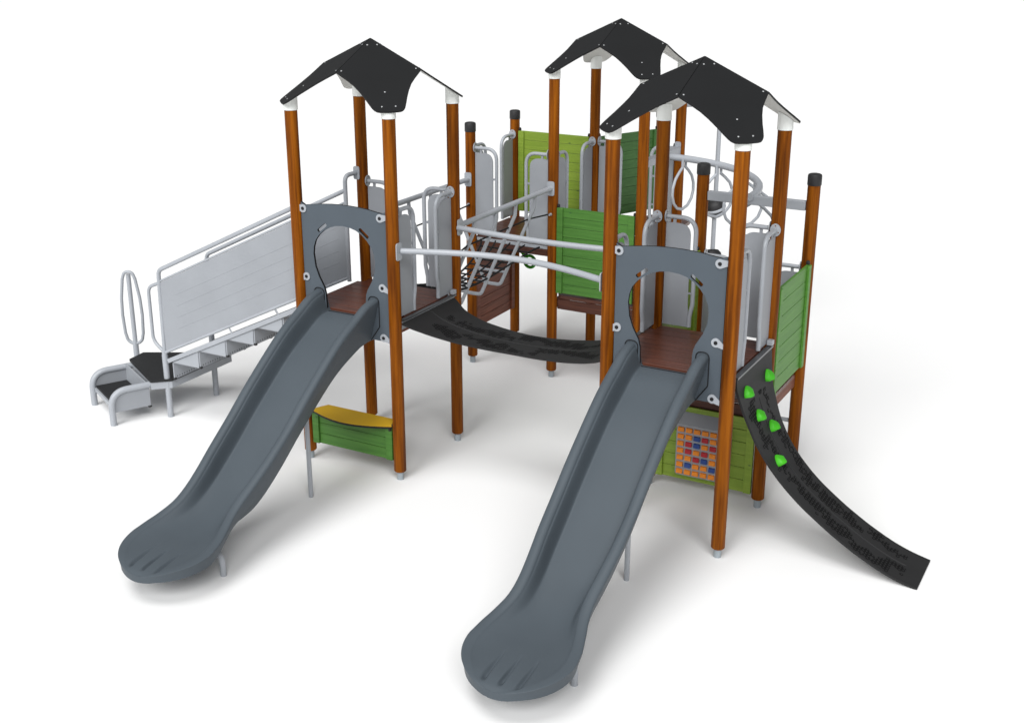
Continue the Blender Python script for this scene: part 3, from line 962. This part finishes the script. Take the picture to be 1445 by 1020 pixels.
for yy, sg in ((YF, 1), (YB, -1)):
    # stringer
    b = MB()
    a0 = Vector((-1.83, yy, .622)); a1 = Vector((-.03, yy, .622 + 1.80 * SL))
    e = (a1 - a0); Lg = e.length; e.normalize(); nn = Vector((-e.z, 0, e.x))
    mt = Matrix(((e.x, 0, nn.x, a0.x), (e.y, 1, nn.y, a0.y), (e.z, 0, nn.z, a0.z), (0, 0, 0, 1)))
    b.box((0, -.016, -.042), (Lg, .016, .002), 'metal', mat=mt, bev=.006); b.build('stringer', stairs, 22)
    # side panel
    b = MB()
    b.plate(f2([(-1.832, .702), (-.075, .702 + 1.757 * SL), (-.075, 1.412 + 1.757 * SL), (-1.832, 1.412)], .012, 3), [], .012, 'sheet',
            ((0, yy + .006, 0), (1, 0, 0), (0, 0, 1), (0, -1, 0)))
    for j in range(4):                                # pressed ribs
        x0 = -1.66 + .0 * j; zb = .86 + .115 * j
        for side in (-1, 1):
            b.tube([(-1.64, yy + side * .0062, zb + .19 * SL + .02), (-.16, yy + side * .0062, zb + 1.67 * SL + .02)], .0014, 'sheet', 6)
    sp = b.build('side_panel', stairs, 30)
    # frame of the side panel: slope tube at its bottom and top
    b = MB()
    b.tube([(-1.85, yy, .690), (-.065, yy, .690 + 1.785 * SL)], .015, 'metal', 12)
    b.tube([(-1.85, yy, 1.418), (-.065, yy, 1.418 + 1.785 * SL)], .011, 'metal', 12)
    for xx in (-1.0, -.42):
        b.tube([(xx, yy, .690 + (xx + 1.85) * SL), (xx + .04, yy, .628 + (xx + 1.85) * SL)], .007, 'metal', 8)
    b.build('panel_frame', stairs)
    # hand rail with the riser tube at the foot and the bend to the tower post at the top
    b = MB()
    py = 0.0 if sg == 1 else 1.0
    yt = py + (PR + .012) * (1 if sg == 1 else -1)
    path = fillet([(-1.858, yy, .700), (-1.838, yy, 1.535), (-.065, yy, 1.535 + 1.773 * SL)], [0, .085, 0], 8)
    b.tube(path, .0205, 'metal', 14)
    b.tube(fillet([(-.058, yy, 1.50), (-.058, yy, 2.515), (-.03, yt, 2.52)], [0, .075, 0], 8), .0205, 'metal', 14)
    b.build('hand_rail', stairs)
    flange_plate((-.022, py + (PR + .001) * (1 if sg == 1 else -1), 2.52), (0, 1 if sg == 1 else -1, 0), stairs, .034, .062)
    # foot post
    b = MB(); b.lathe([(.030, 0), (.030, .655), (.0235, .700), (.0235, .735)], 'metal', org=(-1.862, yy, 0), n=18); b.build('stair_leg', stairs)
    # entry loop
    b = MB()
    b.tube(fillet([(-1.850, yy, 1.405), (-1.995, yy, 1.345), (-1.998, yy, .790), (-1.862, yy, .690)], [0, .10, .14, 0], 8), .0165, 'metal', 14)
    b.build('entry_loop', stairs)

# ---- entry platform and low step
b = MB()
pl = [(-2.612, .352), (-2.640, .585), (-2.42, .705), (-1.80, 1.035), (-1.80, .120), (-1.955, -.020)]
b.plate(f2(pl, .018, 3), [], .022, 'mat', ((0, 0, .392), (1, 0, 0), (0, 1, 0), (0, 0, 1)))
pm = b.build('entry_platform', root, 30, label='black topped entry platform')
b = MB()
def inset(poly, d):
    cx = sum(p[0] for p in poly) / len(poly); cy = sum(p[1] for p in poly) / len(poly)
    return [(cx + (p[0] - cx) * d, cy + (p[1] - cy) * d) for p in poly]
b.plate(inset(pl, .975), [], .075, 'metal', ((0, 0, .315), (1, 0, 0), (0, 1, 0), (0, 0, 1)))
b.build('platform_frame', pm, 30)
La, Lb = Vector((-2.780, -.023, 0)), Vector((-2.195, -.331, 0))
ee = (Lb - La).normalized(); ni = Vector((-ee.y, ee.x, 0))
if ni.y < 0: ni = -ni
dep = .42
step = MB()
q = [La + ee * .03 + ni * .03, Lb - ee * .03 + ni * .03, Lb - ee * .03 + ni * .345, La + ee * .03 + ni * .345]
step.plate([(p.x, p.y) for p in q], [], .020, 'mat', ((0, 0, .195), (1, 0, 0), (0, 1, 0), (0, 0, 1)))
so = step.build('low_step', pm, 30)
b = MB()
q2 = [La + ee * .02 + ni * .012, Lb - ee * .02 + ni * .012, Lb - ee * .02 + ni * .35, La + ee * .02 + ni * .35]
b.plate([(p.x, p.y) for p in q2], [], .040, 'metal', ((0, 0, .153), (1, 0, 0), (0, 1, 0), (0, 0, 1)))
b.plate([(0, .13), ((Lb - La).length - .02, .13), ((Lb - La).length - .02, .385), (0, .385)], [], .012, 'metal', (La + ee * .01 + ni * .352, ee, Vector((0, 0, 1)), ni))
b.build('step_frame', so, 30)
for P_, sgn in ((La, 1), (Lb, -1)):
    b = MB()
    b.tube(fillet([P_, P_ + Vector((0, 0, .352)), P_ + ni * dep + Vector((0, 0, .352))], [0, .24, 0], 12), .0325, 'metal', 18)
    b.build('step_rail', so)
    b = MB()
    cur = fillet([(.0, .13), (.0, .332), (.38, .332)], [0, .24, 0], 10)
    out = [(.36, .13)] + [(p.x + .012, p.y - .03) for p in reversed(cur)] if False else [(p.x + .006, p.y) for p in cur] + [(.386, .13)]
    b.plate(out, [], .008, 'sheet', (P_ + ee * (sgn * .004) , ni, Vector((0, 0, 1)), ee))
    b.build('step_side', so, 30)
b = MB(); pe = Lb + ni * .375
b.box((pe.x - .016, pe.y - .016, .115), (pe.x + .016, pe.y + .016, .130), 'black', bev=.003); b.build('end_plug', so)

# ---- handle post with loop
hx_, hy_ = -2.735, .580
b = MB()
b.lathe([(.030, 0), (.030, .49), (.0235, .51), (.0235, 1.26)], 'metal', org=(hx_, hy_, 0), n=18)
hpst = b.build('handle_post', root, 40, label='grey handle post with a long narrow loop')
b = MB()
dl = Vector((.90, .43, 0)).normalized()
pts = [(0, 1.292), (-.045, 1.275), (-.068, 1.21), (-.098, 1.0), (-.106, .82), (-.096, .62), (-.078, .54), (-.045, .508), (0, .500),
       (.045, .508), (.078, .54), (.096, .62), (.106, .82), (.098, 1.0), (.068, 1.21), (.045, 1.275)]
b.tube(fillet([Vector((hx_, hy_, 0)) + dl * u + Vector((0, 0, z)) for u, z in pts], .06, 3, True), .0165, 'metal', 12, closed=True)
b.build('handle_loop', hpst, 60)
